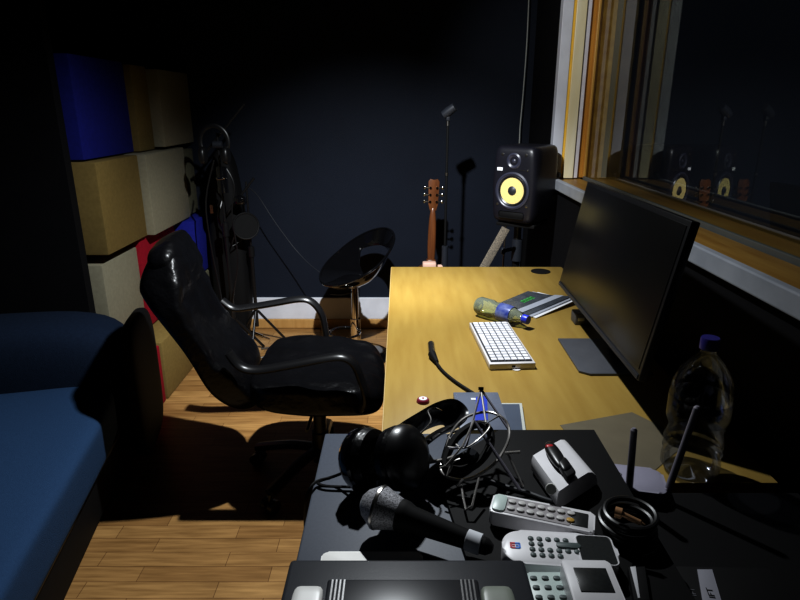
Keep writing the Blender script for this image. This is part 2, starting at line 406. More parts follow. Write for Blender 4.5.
# ------------------------------------------------------------------ desk
desk = thing('desk', 'light beech desk against the window wall with keyboard and monitor', 'desk', loc=(.35, 1.85, 0))
B().box((.355, 1.86, .7165), (.79, 1.68, .027), .002).out('desktop', 'desk', desk)
B().box((-.0405, 1.86, .7165), (.003, 1.68, .025), .001).out('edge_band', 'deskedge', desk)
for y in (1.06, 2.66): B().box((.36, y, .351), (.68, .025, .702), .002).out('end_panel', 'desk', desk)
B().box((.66, 1.86, .50), (.018, 1.57, .38), .002).out('modesty_panel', 'desk', desk)
g = az(540, 271, .73)
bz = B(); bz.lathe([(.038,0),(.043,0),(.043,.003),(.038,.003)], Matrix.Translation((g.x, g.y-.012, .730)), 32, cap=False)
bz.lathe([(.0005,.0012),(.038,.0012)], Matrix.Translation((g.x, g.y-.012, .730)), 32, cap=False)
bz.out('cable_grommet', 'blackmatt', desk)

# ------------------------------------------------------------------ office chair
CY = 2.13
chair = thing('office_chair', 'black leather high-back office chair at the beech desk', 'chair', loc=(-.33, CY, 0))
def turn(v, d=9):
    a = math.radians(d); c, s = math.cos(a), math.sin(a); x, y = v.x+.5, v.y-CY
    return Vector((-.5 + x*c - y*s, CY + x*s + y*c, v.z))
def back_fn(p):
    s = (p.z+1)/2                                       # 0 bottom .. 1 top
    cx = -.56 - .300*s - .035*math.sin(s*PI) + (.03*max(0, s-.82)/.18)
    cz = .37 + .625*s
    w_ = .235 + .025*math.sin(min(1, s*1.25)*PI*.6) - .055*max(0, s-.72)/.28
    th = .052 + .012*math.sin(s*PI*3.2) + (.030*math.exp(-((s-.86)/.11)**2)) + .010*math.exp(-((s-.2)/.15)**2)
    a = p.x*th
    if p.x > 0:
        a += .012*noise.noise(Vector((p.y*2.5, s*9, 1))) + .018*abs(p.y)**3 - .012*math.exp(-((s-.70)/.03)**2) - .010*math.exp(-((s-.36)/.03)**2)
    return turn(Vector((cx + a*.93, CY + p.y*w_, cz + a*.36)))
B().soft(None, None, 22, 3.6, back_fn).out('backrest', 'leather', chair)
def head_fn(p):
    return turn(Vector((-.808 + .055*p.x - .025*p.z, CY + .19*p.y, .925 + .075*p.z + .025*p.x + .006*noise.noise(Vector((p.y*4, p.z*3, 2))))))
B().soft(None, None, 12, 3.2, head_fn).out('head_pad', 'leather', chair)
def seat2(p):
    x = -.305 + .245*p.x; y = CY + (.265 - .02*max(0, p.x))*p.y
    z = .445 + .062*p.z
    if p.z > 0: z += .022*abs(p.y)**3 - .012*(1-abs(p.y)) + .010*noise.noise(Vector((p.x*3, p.y*4, 5))) + .006*math.sin(p.y*16)*max(0, p.x)*p.z
    z -= .035*max(0, p.x)**3 - .02*max(0, -p.x)
    return Vector((x, y, z))
B().soft(None, None, 22, 4.2, seat2).out('seat', 'leather', chair)
def armpts(L, Y): return [ay(u, v, Y) for u, v in L]
na = armpts([(228,352),(240,366),(258,370),(290,365),(322,359),(342,357),(354,364),(361,380),(366,398)], 1.86)
na.append(na[-1] + Vector((-.02, .03, -.05)))
b_ = B().sweep(na, .024, .014, 10, up=(0,0,1)); b_.out('armrest', 'black', chair)
fa = armpts([(222,300),(234,308),(250,307),(275,303),(300,299),(312,302),(321,313),(325,328),(326,342)], 2.43)
fa.append(fa[-1] + Vector((-.02, -.03, -.05)))
B().sweep(fa, .024, .014, 10).out('armrest', 'black', chair)
B().box((-.32, CY, .365), (.22, .20, .035), .008).cyl((-.32,CY,.36), (-.33,CY-.25,.345), .006).out('tilt_mechanism', 'black', chair)
B().box((-.50, CY, .37), (.24, .06, .02), .006).out('back_bracket', 'black', chair)
B().cyl((-.32,CY,.10), (-.32,CY,.36), .026).cyl((-.32,CY,.07), (-.32,CY,.20), .034).out('gas_column', 'black', chair)
for k in range(5):
    a = 2*PI*k/5 + .35; d = Vector((math.cos(a), math.sin(a), 0)); c = Vector((-.32, CY, 0))
    lg = B().sweep([c+Vector((0,0,.125)), c+d*.14+Vector((0,0,.115)), c+d*.29+Vector((0,0,.078))], .026, .016, 8); lo = lg.out('leg', 'black', chair)
    e = c + d*.29; sd = Vector((-d.y, d.x, 0))
    cs = B().cyl(e+sd*.006+Vector((0,0,.027)), e+sd*.028+Vector((0,0,.027)), .026).cyl(e-sd*.028+Vector((0,0,.027)), e-sd*.006+Vector((0,0,.027)), .026).cyl(e+Vector((0,0,.03)), e+Vector((0,0,.075)), .008)
    cs.out('caster', 'black', lo)

# ------------------------------------------------------------------ bar stool
SX, SY = -.265, 3.36
stool = thing('bar_stool', 'glossy black bar stool with cut-out ring back on a chrome pole', 'stool', loc=(SX, SY, 0))
def shell():
    b = B(); NR, NT = 12, 56; grid = []
    lx = Vector((.82, .57, 0)).normalized(); lyv = Vector((-lx.y, lx.x, 0))
    for side in (0, 1):
        gr = []
        for i in range(NR+1):
            r = i/NR; row = []
            for j in range(NT):
                a = 2*PI*j/NT; x, y = r*math.cos(a), r*math.sin(a)
                X = .215*x + .02; Y = .215*y
                z = .605 + .120*x*r - .115*(1-r**2.2) + .030*max(0, x)*r**2
                if side: z -= .036*(1 - r**6)+.002
                p = Vector((SX, SY, 0)) + lx*X + lyv*Y + Vector((0,0,z)); row.append(b.bm.verts.new(p))
            gr.append(row)
        grid.append(gr)
    def hole(i, j):
        a = 2*PI*(j+.5)/NT; a = (a+PI) % (2*PI) - PI; r = (i+.5)/NR
        x, y = r*math.cos(a), r*math.sin(a)
        return ((x-.54)/.28)**2 + (y/.62)**2 < 1 and r < .84
    for side in (0, 1):
        g_ = grid[side]
        for i in range(NR):
            for j in range(NT):
                if hole(i, j): continue
                f = (g_[i][j], g_[i+1][j], g_[i+1][(j+1)%NT], g_[i][(j+1)%NT])
                b.bm.faces.new(f if side == 0 else f[::-1])
    for j in range(NT): b.bm.faces.new((grid[0][NR][j], grid[1][NR][j], grid[1][NR][(j+1)%NT], grid[0][NR][(j+1)%NT]))
    for i in range(NR):
        for j in range(NT):
            if not hole(i, j): continue
            for (i2, j2, e0, e1) in ((i-1, j, (i, j), (i, j+1)), (i+1, j, (i+1, j), (i+1, j+1)), (i, j-1, (i, j), (i+1, j)), (i, j+1, (i, j+1), (i+1, j+1))):
                if not hole(i2, j2 % NT):
                    q = [grid[0][e0[0]][e0[1]%NT], grid[0][e1[0]][e1[1]%NT], grid[1][e1[0]][e1[1]%NT], grid[1][e0[0]][e0[1]%NT]]
                    try: b.bm.faces.new(q)
                    except ValueError: pass
    bmesh.ops.remove_doubles(b.bm, verts=b.bm.verts[:], dist=.0005)
    return b, lx, lyv
b_, lx, lyv = shell(); st = b_.out('seat', 'gloss', stool)
sd_ = st.modifiers.new('s', 'SUBSURF'); sd_.levels = 1; sd_.render_levels = 2
rim = [Vector((SX,SY,0)) + lx*(.216*math.cos(a)+.02) + lyv*(.216*math.sin(a)) + Vector((0,0,.602+.120*math.cos(a)+.030*max(0, math.cos(a)))) for a in [2*PI*k/48 for k in range(48)]]
B().sweep(rim, .007, .007, 8, True, smooth=0).out('seat_rim', 'gloss', stool)
B().lathe([(.03,.435),(.075,.468),(.10,.480),(.05,.484)], Matrix.Translation((SX,SY,0)), 32).out('seat_plate', 'steel', stool)
B().cyl((SX,SY,.03), (SX,SY,.24), .030).cyl((SX,SY,.23), (SX,SY,.47), .021).out('pole', 'chrome', stool)
B().sweep([(SX+.02,SY,.42),(SX-.06,SY-.03,.40),(SX-.14,SY-.04,.405)], .005).out('lift_lever', 'black', stool)
B().lathe([(.205,0),(.205,.008),(.15,.018),(.05,.032),(.03,.05)], Matrix.Translation((SX,SY,0)), 48).out('base', 'gloss', stool)
fr = [(SX-.028, SY, .20), (SX-.05,SY-.07,.20), (SX-.01,SY-.14,.20), (SX-.10+.02,SY-.17,.20), (SX-.15,SY-.09,.20), (SX-.13, SY, .20), (SX-.03,SY+.02,.20)]
B().ring((SX-.06, SY-.05, .17), (0,0,1), .09, .007, 32).out('footrest', 'chrome', stool)

# ------------------------------------------------------------------ guitar and tall mic stand behind the desk
GX, GY = .165, 3.30
gt = thing('guitar', 'acoustic guitar behind the desk with only brown headstock and neck showing', 'guitar', loc=(GX, GY, .12), rot=(math.radians(-5), math.radians(1.5), 0))
GM = MATS[gt.name]
def gl(b, name, m, **k): return b.out(name, m, gt, local=True, **k)
# local: z up along neck, body z 0..0.47 ; back of the neck faces the room
def body_out(n=48):
    pts = []
    for i in range(n+1):
        t = i/n; z = t*.46
        wv = .185*math.sin(min(1, t/.55)*PI*.5)**.5 if t < .33 else None
        wv = .18*(max(0, math.sin(t*PI)))**.42*(1-.20*math.exp(-((t-.60)/.12)**2))*(1-.18*t)
        pts.append((wv, z))
    return pts
pr = body_out(); outl = [(x, z) for x, z in pr] + [(-x, z) for x, z in reversed(pr[1:-1])]
RM = Matrix.Rotation(PI/2, 4, 'X')
gl(B().prism(outl, -.05, .045, RM, .004), 'body', 'guitar')
gl(B().prism([(x*.985, z*.985+.003) for x, z in outl], -.0535, -.0502, RM), 'soundboard', 'spruce')
gl(B().box((0, -.002, .475), (.055, .075, .03), .01), 'heel', 'guitar')
gl(B().soft(None, None, 10, 2.6, lambda p: Vector(((.0255-.005*(p.z+1)/2)*p.x, -.002+.016*p.y, .615+.170*p.z))), 'neck', 'guitar')
hs = [(-.018,.765),(.018,.765),(.027,.80),(.031,.925),(.020,.940),(0,.932),(-.020,.940),(-.031,.925),(-.027,.80)]
gl(B().prism(hs, -.008, .008, RM, .002), 'headstock', 'guitar')
for k in range(3):
    for s in (-1, 1):
        z = .815+.038*k
        gl(B().cyl((s*.018, -.012, z), (s*.046, -.012, z), .0035).soft((s*.050, -.012, z), (.008,.004,.010), 3, 2.5).cyl((s*.018,-.018,z),(s*.018,.012,z),.006), 'tuning_peg', 'chrome')
gs = thing('guitar_stand', 'folding guitar stand with pale pink wooden cradle behind desk edge', 'stand', loc=(GX, GY-.04, 0))
B().box((GX-.005, GY-.12, .612), (.075, .05, .040), .008).box((GX+.055, GY-.12,.604),(.03,.03,.022),.006).out('neck_cradle', 'pinkwood', gs)
B().cyl((GX, GY-.12, .60), (GX, GY-.13, .02), .010).sweep([(GX-.16,GY-.17,.012),(GX-.06,GY-.14,.06),(GX,GY-.13,.12),(GX+.06,GY-.14,.06),(GX+.16,GY-.17,.012)], .009).box((GX, GY-.085, .105), (.22, .10, .018), .004).out('frame', 'black', gs)
mx_, my_ = .245, 3.18
ms = thing('microphone_stand', 'tall slim black microphone stand with clip, beside the guitar neck', 'microphone stand', loc=(mx_, my_, 0))
B().lathe([(.12,0),(.12,.012),(.03,.025),(.015,.05)], Matrix.Translation((mx_,my_,0)), 40).out('base', 'black', ms)
B().cyl((mx_,my_,.03), (mx_-.002,my_,.62), .011).out('lower_tube', 'black', ms)
B().cyl((mx_-.002,my_,.60), (mx_-.002,my_,.72), .017).out('clutch', 'slate', ms)
top = Vector((mx_-.002, my_, 1.345))
B().cyl((mx_-.002,my_,.70), top, .0065).out('upper_tube', 'blackmatt', ms)
B().cyl(top-Vector((0,0,.25)), top-Vector((0,0,.235)), .009).out('collar', 'steel', ms)
B().cyl(top, top+Vector((0,0,.03)), .009).out('thread_adapter', 'steel', ms)
q = top+Vector((0,0,.03))
B().box(q+Vector((0,0,.012)), (.018,.03,.035), .004).out('clip_joint', 'slate', ms)
B().prof(q+Vector((-.022,.0,.022)), (1,-.35,.75), [(.0005,0),(.021,0),(.024,.03),(.021,.070),(.0005,.072)], 20).out('microphone_clip', 'slate', ms)

# ------------------------------------------------------------------ studio speaker, its stand, cable in the corner
SPX, SPY, SZ0, SZ1 = .622, 3.02, .892, 1.262
spk = thing('studio_speaker', 'black studio monitor speaker with yellow cone behind the desk by the window', 'speaker', loc=(SPX, SPY, SZ0), rot=(0, 0, math.radians(-38)))
H = SZ1-SZ0; W2 = .118; FY = -.13
def L(b, name, m, p=spk, **k): return b.out(name, m, p, local=True, **k)
cab = B(); 
def cabfn(p):
    tz = abs(p.z); wx = W2*(1-.05*tz**3); x = wx*p.x; y = .0+.13*p.y
    if p.y < 0: x *= (1-.10*max(0, (-p.y)-.6)*tz*2)
    return Vector((x, y, H/2 + H/2*p.z))
cab.soft(None, None, 14, 11, cabfn); L(cab, 'cabinet', 'spk')
def disc(x, z, y, pr, nm, m): return L(B().prof((x, y, z), (0,-1,0), pr, 40), nm, m)
wz = H*.43
disc(0, wz, FY+.004, [(.090,0),(.090,.008),(.082,.011),(.0755,.006)], 'woofer_ring', 'surround')
disc(0, wz, FY+.004, [(.0765,.004),(.070,.010),(.064,.006),(.0605,.004)], 'woofer_surround', 'black')
disc(0, wz, FY+.004, [(.0625,.0075),(.030,-.002),(.0005,-.003)], 'woofer_cone', 'cone')
disc(0, wz, FY+.004, [(.025,.000),(.023,.007),(.014,.013),(.0005,.015)], 'dust_cap', 'slate')
tz_ = H*.81
disc(0, tz_, FY+.004, [(.038,0),(.038,.006),(.031,.010),(.018,.002),(.012,.002),(.008,.006),(.0005,.008)], 'tweeter', 'surround')
disc(0, tz_, FY+.012, [(.009,0),(.008,.004),(.0005,.006)], 'tweeter_dome', 'steel')
L(B().box((-.072, FY-.001, H*.70), (.030, .004, .016), .0015), 'badge', 'tape')
L(B().box((.048, FY-.001, H*.70), (.030, .002, .003)).box((.074, FY-.001, H*.70), (.008,.003,.008),.001), 'front_label', 'steel')
L(B().box((0, FY+.001, H*.115), (.135, .008, .034), .010), 'bass_port', 'blackmatt')
for sx_, z in ((-.078,.245),(.078,.245),(-.062,.89),(.062,.89)):
    L(B().prof((sx_, FY+.003, H*z), (0,-1,0), [(.007,0),(.007,.004),(.0005,.005)], 14), 'screw', 'steel')
sp = thing('speaker_stand', 'black speaker stand with clamp knob under the studio speaker', 'stand', loc=(SPX, SPY, 0))
B().box((SPX, SPY, SZ0-.012), (.20,.20,.018), .003, Euler((0,0,math.radians(-33)))).out('top_plate', 'blackmatt', sp)
B().cyl((SPX-.02,SPY+.01,.03), (SPX-.02,SPY+.01,SZ0-.02), .019).out('pole', 'black', sp)
B().cyl((SPX-.02,SPY+.0,.68), (SPX-.02,SPY+.0,.79), .027).cyl((SPX-.09,SPY-.02,.735), (SPX-.03,SPY,.745), .010).soft((SPX-.095,SPY-.02,.735),(.012,.018,.018),4,3).out('clamp_knob', 'slate', sp)
B().cyl((SPX-.095,SPY-.02,.20), (SPX-.088,SPY-.02,.87), .0045).out('threaded_rod', 'steel', sp)
for k in range(3):
    a = PI/2+2*PI*k/3; d = Vector((math.cos(a), math.sin(a), 0))
    B().cyl(Vector((SPX-.02,SPY+.01,.28))+d*.02, Vector((SPX-.02,SPY+.01,.012))+d*.17, .011).out('leg', 'black', sp)
# woven strap lying diagonally from the speaker plate down behind the desk
a0 = ay(506, 228, 2.90); a1 = ay(470, 292, 2.90)
dv = (a0-a1).normalized(); sdv = Vector((dv.z, 0, -dv.x))
bs = B(); bs.box((0,0,0), (.042, .012, (a0-a1).length+.25), .004)
mm = Matrix((sdv, Vector((0,1,0)), dv)).transposed().to_4x4(); mm.translation = (a0+a1)/2 - dv*.125
for v in bs.bm.verts: v.co = mm @ v.co
tag(bs.out('guitar_strap', 'strap'), 'brown and black woven strap running diagonally down below the speaker', 'strap')
cc = [ay(530, -30, 3.80), ay(527, 40, 3.80), ay(523, 95, 3.80), ay(519, 150, 3.80), ay(519, 260, 3.80)]
cc.append(Vector((cc[-1].x, 3.80, .01)))
tag(B().sweep(cc, .0035, n=6, smooth=3).out('hanging_cable', 'silver'), 'thin pale cable hanging down the wall corner above the speaker', 'cable')

# ------------------------------------------------------------------ mic stands, clutter at the far left corner
def tripod(root, x, y, h, r=.011):
    B().cyl((x,y,.12), (x,y,h*.6), r).out('lower_tube', 'black', root)
    B().cyl((x,y,h*.58), (x,y,h), r*.6).out('upper_tube', 'black', root)
    B().cyl((x,y,h*.56), (x,y,h*.62), r*1.7).out('clutch', 'black', root)
    for k in range(3):
        a = .5+2*PI*k/3; d = Vector((math.cos(a), math.sin(a), 0))
        B().cyl(Vector((x,y,.22))+d*.012, Vector((x,y,.01))+d*.17, .008).out('leg', 'black', root)
x, y = -1.00, 3.40
t1 = thing('microphone_stand', 'black boom microphone stand with headphones hung on it by blue block', 'microphone stand', loc=(x, y, 0))
tripod(t1, x, y, 1.30)
B().cyl(ay(206,152,3.40), ay(244,104,3.42), .007).out('boom', 'black', t1)
B().cyl((x-.02,y-.02,1.24), (x+.03,y-.02,1.24), .02).out('boom_joint', 'slate', t1)
x2, y2 = -.90, 3.55
t2 = thing('microphone_stand', 'shorter black boom microphone stand in front of the dark back wall', 'microphone stand', loc=(x2, y2, 0))
tripod(t2, x2, y2, 1.02)
B().cyl(ay(226,215,3.53), ay(254,178,3.55), .007).out('boom', 'black', t2)
B().soft(ay(240,200,3.5), (.035,.03,.03), 5, 2.5).out('boom_joint', 'gloss', t2)
hp = thing('headphones', 'black headphones hanging on the left boom microphone stand', 'headphones', loc=ay(214,140,3.33))
cen = ay(214, 142, 3.33)
B().sweep([cen+Vector((.075*math.cos(a), .0, .085*math.sin(a))) for a in [math.radians(g_) for g_ in range(-40, 221, 20)]], .012, .005, 8, up=(0,1,0)).out('headband', 'black', hp)
for s in (-1,1): B().soft(cen+Vector((s*.062, -.01, -.07)), (.022,.038,.048), 6, 2.5).out('ear_cup', 'black', hp)
cm = thing('studio_microphone', 'black studio microphone with chrome rim hanging mid-height on the stand', 'microphone', loc=ay(222,178,3.32))
c0 = ay(222, 176, 3.32)
B().cyl(c0+Vector((0,0,-.09)), c0+Vector((0,0,.05)), .028).out('body', 'gloss', cm)
B().ring(c0+Vector((0,-.0,-.01)), (0,0,1), .032, .003).cyl(c0+Vector((-.022,-.032,-.014)), c0+Vector((.016,-.032,-.012)), .004).out('chrome_rim', 'chrome', cm)
pf = thing('pop_filter', 'round black pop filter on the shorter microphone stand', 'pop filter', loc=ay(244,232,3.5))
c1 = ay(246, 226, 3.5)
B().ring(c1, (.5,-1,.1), .075, .006).out('hoop', 'black', pf)
B().prof(c1, (.5,-1,.1), [(.0005,0),(.073,0),(.073,.002),(.0005,.002)], 32).out('mesh', 'blackmatt', pf)
B().sweep([c1+Vector((-.06,0,-.03)), c1+Vector((-.09,.0,-.12)), Vector((x2,y2,.72))], .004).out('gooseneck', 'black', pf)
bg = thing('gig_bag', 'black soft instrument bag leaning in the far left corner behind the chair', 'bag', loc=(-1.06, 3.66, 0))
B().soft(None, None, 14, 3.5, lambda p: Vector((-1.06+.115*p.x*(1-.35*max(0,p.z)) , 3.67+.10*p.y+.02*p.z, .60+.60*p.z + .01*noise.noise(p*3)))).out('bag_body', 'blackmatt', bg)
B().sweep([(-1.05,3.545,.72),(-1.07,3.51,.82),(-1.05,3.55,.92)], .010, .005).out('handle', 'black', bg)
B().box((-1.115,3.545,.86),(.018,.006,.05),.002).out('tag', 'pinkwood', bg)
c = [ay(214,160,3.3), ay(206,200,3.3), ay(210,240,3.3), ay(220,290,3.3), ay(228,330,3.25)]; c.append(Vector((-.93,3.22,.012))); c.append(Vector((-.88,3.14,.012)))
tag(B().sweep(c, .0045, n=6).out('microphone_cable', 'black'), 'black cable looping down from the headphones to the floor', 'cable')
c = [ay(226,168,3.35), ay(234,185,3.35), ay(232,215,3.35), ay(238,260,3.35), ay(233,300,3.35), ay(234,330,3.35)]
c += [Vector((-.90,3.30,.012)), Vector((-.80,3.34,.012)), Vector((-.78,3.46,.012)), Vector((-.86,3.44,.012))]
c2 = thing('loose_cable', 'black cable ending in a bright plug on the floor below the stands', 'cable', loc=(-.86,3.4,0))
B().sweep(c, .004, n=6).out('cord', 'black', c2)
pe = az(250, 331, .012); pe2 = az(263, 336, .010)
B().cyl(pe, pe2, .009).cyl(pe2, pe2+(pe2-pe)*.5, .004).out('plug', 'chrome', c2)
c = [ay(258,196,3.6), ay(275,222,3.6), ay(296,250,3.58), ay(314,268,3.5), ay(334,281,3.38)]
c = [Vector((x2,y2-.01,1.0))] + c
tag(B().sweep(c, .003, n=6).out('thin_cable', 'slate'), 'thin grey cable drooping from stand towards bar stool seat', 'cable')

# ------------------------------------------------------------------ computer monitor
mon = thing('computer_monitor', 'large black flat screen monitor on a grey foot, seen from its left', 'monitor', loc=(.60, 1.655, .73))
BLp = Vector((.575, 1.99, .86)); 
pBL = ax(559, 285, .560); pBR = ax(634, 376, .530)
pTL = ax(587, 181, .628); pTR = ax(697, 224, .598)
# best planar rectangle
cen = (pBL+pBR+pTL+pTR)/4; ex = ((pBR-pBL)+(pTR-pTL)).normalized(); ez = ((pTL-pBL)+(pTR-pBR)); ez = (ez-ex*ez.dot(ex)).normalized()
mw = ((pBR-pBL).length+(pTR-pTL).length)/2; mh = ((pTL-pBL).length+(pTR-pBR).length)/2
en = ex.cross(ez)
if en.x > 0: en = -en
MM = Matrix((ex, ez, en)).transposed().to_4x4(); MM.translation = cen       # +z local = screen normal (towards -X)
def mb(b, nm, m, p=mon, **k):
    for v in b.bm.verts: v.co = MM @ v.co
    return b.out(nm, m, p, **k)
mb(B().box((0,0,-.010), (mw, mh, .020), .003), 'housing', 'black')
mb(B().box((0,.006,.0005), (mw-.024, mh-.036, .003), .001), 'screen', 'screen')
mb(B().box((0,-mh/2+.008,.001), (mw-.01, .012, .003), .001), 'chin', 'slate')
mb(B().box((0,-.02,-.045), (.24, .18, .04), .012), 'rear_cover', 'black')
neck_top = MM @ Vector((0,-.03,-.06))
B().box(((neck_top.x+.655)/2, 1.655, .86), (.022,.09,.24), .006).out('neck', 'darkgrey', mon)
fo = [az(560,338,.735), az(586,333,.735)]
B().prism([(.503,1.78),(.50,1.535),(.525,1.515),(.70,1.515),(.70,1.78)], .7305, .7375, None, .002).out('foot', 'darkgrey', mon)

wb = az(580, 319, .75)
hub = thing('usb_hub', 'small dark grey box on the desk behind the lower left corner of the monitor', 'hub', loc=(wb.x, wb.y, .73))
B().box((wb.x+.012, wb.y+.02, .7505), (.060, .055, .040), .004).out('case', 'darkgrey', hub)
B().box((wb.x+.002, wb.y-.0085, .7515), (.022, .003, .012), .001).out('port', 'silver', hub)

# ------------------------------------------------------------------ keyboard
k0, k1, k2, k3 = az(469.4,322.7,.750), az(508,321,.750), az(535.5,362.5,.750), az(490,364,.750)
ctr = (k0+k1+k2+k3)/4; ux = ((k1-k0)+(k2-k3)); ux.z = 0; uy = ((k0-k3)+(k1-k2)); uy.z = 0
kw = ux.length/2; kl = uy.length/2; ux.normalize(); uy = Vector((-ux.y, ux.x, 0)) if True else uy
uyd = ((k0-k3)+(k1-k2)); uyd.z = 0; uyd.normalize()
ang = math.atan2(uyd.y, uyd.x)-PI/2
kb = thing('keyboard', 'slim white computer keyboard lying lengthways on the desk before the monitor', 'keyboard', loc=(ctr.x, ctr.y, .7302), rot=(0,0,ang))
def K(b, nm, m, p=kb, **k): return b.out(nm, m, p, local=True, **k)
K(B().box((0,0,.0095), (kw, kl, .019), .002), 'case', 'keybody')
K(B().box((0,.003,.0195), (kw-.012, kl-.020, .0015)), 'key_bed', 'slate')
NCOL, NROW = 6, 15
cw = (kw-.016)/NCOL; ch = (kl-.026)/NROW
for i in range(NCOL):
    j = 0
    while j < NROW:
        span = 1
        if i == 0 and j == 5: span = 5
        if i == 5: span = 1
        x_ = -kw/2+.008+cw*(i+.5); y_ = -kl/2+.013+ch*(j+span/2)+.003
        K(B().box((x_, y_, .0215), (cw-.0032, ch*span-.0042, .005), .0008, seg=1), 'key', 'key', smooth=False)
        j += span
K(B().box((.003,-kl/2-.0005,.010), (.010,.002,.006), .001), 'port', 'blackmatt')
cp = az(516, 369, .731)
tag(B().lathe([(.0005,0),(.013,0),(.013,.002),(.0005,.002)], Matrix.Translation((cp.x, cp.y, .7303)), 20).out('sticker', 'white'), 'small white round sticker on the desk at the keyboard end', 'sticker')

# ------------------------------------------------------------------ water bottles
def bottle_small():
    a = az(478, 305, .7648); b = az(528, 320, .7640)
    d = b-a; Ln = d.length; r = .033
    t = thing('plastic_bottle', 'small pale green water bottle lying on its side behind the keyboard', 'bottle', loc=((a.x+b.x)/2, (a.y+b.y)/2, .73))
    s = Ln/.205
    P = [(.0005,.008),(.018,.002),(.028,.002),(r,.012),(r,.06),(.028,.075),(.0315,.088),(.0315,.128),(.029,.140),(.020,.165),(.0125,.180),(.0125,.190)]
    B().prof(a, d, [(p*1.0, z*s) for p, z in P], 32).out('bottle_body', 'petg', t)
    B().prof(a, d, [(.0322,.090*s),(.0322,.130*s)], 32).bm
    lb = B(); lb.lathe([(.0320,.096*s),(.0325,.097*s),(.0325,.126*s),(.0295,.146*s)], axis(a, d), 32, cap=False); lb.out('label_sleeve', 'labelb', t)
    B().prof(a, d, [(.0005,.186*s),(.0155,.187*s),(.0155,.205*s),(.0145,.207*s),(.0005,.207*s)], 24).out('cap', 'capblue', t)
bottle_small()
def bottle_big():
    x, y = .592, 1.065; t = thing('plastic_bottle', 'large clear ribbed water bottle with dark blue cap standing on the desk corner', 'bottle', loc=(x, y, .73))
    P = [(.0005,.012),(.030,.002),(.048,.002),(.056,.014),(.056,.03),(.053,.04),(.0565,.05),(.053,.06),(.0565,.07),(.052,.085),(.050,.10),(.0575,.118),(.0575,.175),(.0555,.195),(.045,.222),(.028,.245),(.016,.257),(.014,.262),(.014,.275)]
    B().lathe(P, Matrix.Translation((x,y,.7303)), 40).out('bottle_body', 'petc', t)
    B().lathe([(.0580,.122),(.0583,.123),(.0583,.168),(.058,.169)], Matrix.Translation((x,y,.7303)), 40, cap=False).out('label_sleeve', 'smoke', t)
    B().lathe([(.0005,.268),(.0175,.268),(.0175,.288),(.016,.291),(.0005,.291)], Matrix.Translation((x,y,.7303)), 28).out('cap', 'capdark', t)
bottle_big()

# ------------------------------------------------------------------ magazine
m0, m1, m2, m3 = az(499,303,.737), az(528,291,.737), az(572,300,.737), az(528,315,.737)
mg = thing('magazine', 'dark glossy magazine with curled pages beside the lying bottle', 'magazine', loc=(m0.x, m0.y, .73))
def sheetgrid(A, Bp, C, D, lift, n=10, th=.002):
    b = B(); top = []; bot = []
    for i in range(n+1):
        rt = []; rb = []
        for j in range(n+1):
            s, t_ = i/n, j/n; p = (A*(1-s)+Bp*s)*(1-t_) + (D*(1-s)+C*s)*t_; p = p.copy(); p.z += lift(s, t_)
            rt.append(b.bm.verts.new(p)); rb.append(b.bm.verts.new(p-Vector((0,0,th))))
        top.append(rt); bot.append(rb)
    for i in range(n):
        for j in range(n):
            b.bm.faces.new((top[i][j],top[i+1][j],top[i+1][j+1],top[i][j+1])); b.bm.faces.new((bot[i][j],bot[i][j+1],bot[i+1][j+1],bot[i+1][j]))
    for i in range(n):
        b.bm.faces.new((top[i][0],bot[i][0],bot[i+1][0],top[i+1][0])); b.bm.faces.new((top[i][n],top[i+1][n],bot[i+1][n],bot[i][n]))
        b.bm.faces.new((top[0][i],top[0][i+1],bot[0][i+1],bot[0][i])); b.bm.faces.new((top[n][i],bot[n][i],bot[n][i+1],top[n][i+1]))
    return b
for k, mm_ in enumerate(('paper', 'maggrey', 'magcover')):
    sheetgrid(m0+Vector((.010*(2-k),-.004*(2-k),-.004+.002*k)), m1+Vector((.02*(2-k),0,-.004+.002*k)), m2+Vector((.012*(2-k),-.010*(2-k),-.004+.002*k)), m3+Vector((.012*(2-k),-.010*(2-k),-.004+.002*k)), lambda s, t_: .018*(t_**3)*s).out('page' if k < 2 else 'cover', mm_, mg)
u_ = (m3-m0); v_ = (m1-m0)
for f0, f1, zz in ((.42,.50,.0),(.55,.60,.0),(.66,.70,.0)):
    p = m0 + v_*f0 + u_*.45
    b_ = B()
    for q_ in range(4):
        pp = m0 + v_*(.45+.10*q_) + u_*(.30+.35*f0-.10); b_.box(pp+Vector((0,0,.0012)), (.016,.010,.0006), 0, Euler((0,0,math.atan2(v_.y, v_.x))))
    b_.out('cover_print', 'green', mg)
sheetgrid(m0+u_*.62+Vector((0,0,.001)), m1+u_*0+(m2-m1)*.62+Vector((0,0,.003)), m1+(m2-m1)*.82+Vector((0,0,.0075)), m0+u_*.82+Vector((0,0,.001)), lambda s, t_: .003*s+.001, 6, .0004).out('cover_band', 'maggrey', mg)

# ------------------------------------------------------------------ cable with metal plug, bottle cap
e0, e1, e2, e3, e4 = az(431,344,.7435), az(432,354,.7435), az(441,369,.736), az(456,382,.736), az(478,396,.736)
uc = thing('microphone_cable', 'short black cable with silver plug curving across the desk', 'cable', loc=(e1.x, e1.y, .73))
B().cyl(e0, e1, .0105).out('plug', 'steel', uc)
B().cyl(e1, e1+(e2-e1)*.55, .012, .006).out('plug_boot', 'blackmatt', uc)
B().sweep([e1, e2, e3, e4], .0042, n=8).out('cord', 'blackmatt', uc)
bc = az(423, 399, .738)
cpb = thing('bottle_cap', 'dark red bottle cap with white printed top on the desk edge', 'cap', loc=(bc.x, bc.y, .73))
prf = [(.0005,.0),(.0165,0),(.0155,.006),(.0135,.0085),(.0005,.009)]
B().lathe(prf, Matrix.Translation((bc.x,bc.y,.7303)), 30).out('crown', mat('maroon_cap', (.22,.02,.05), .35), cpb)
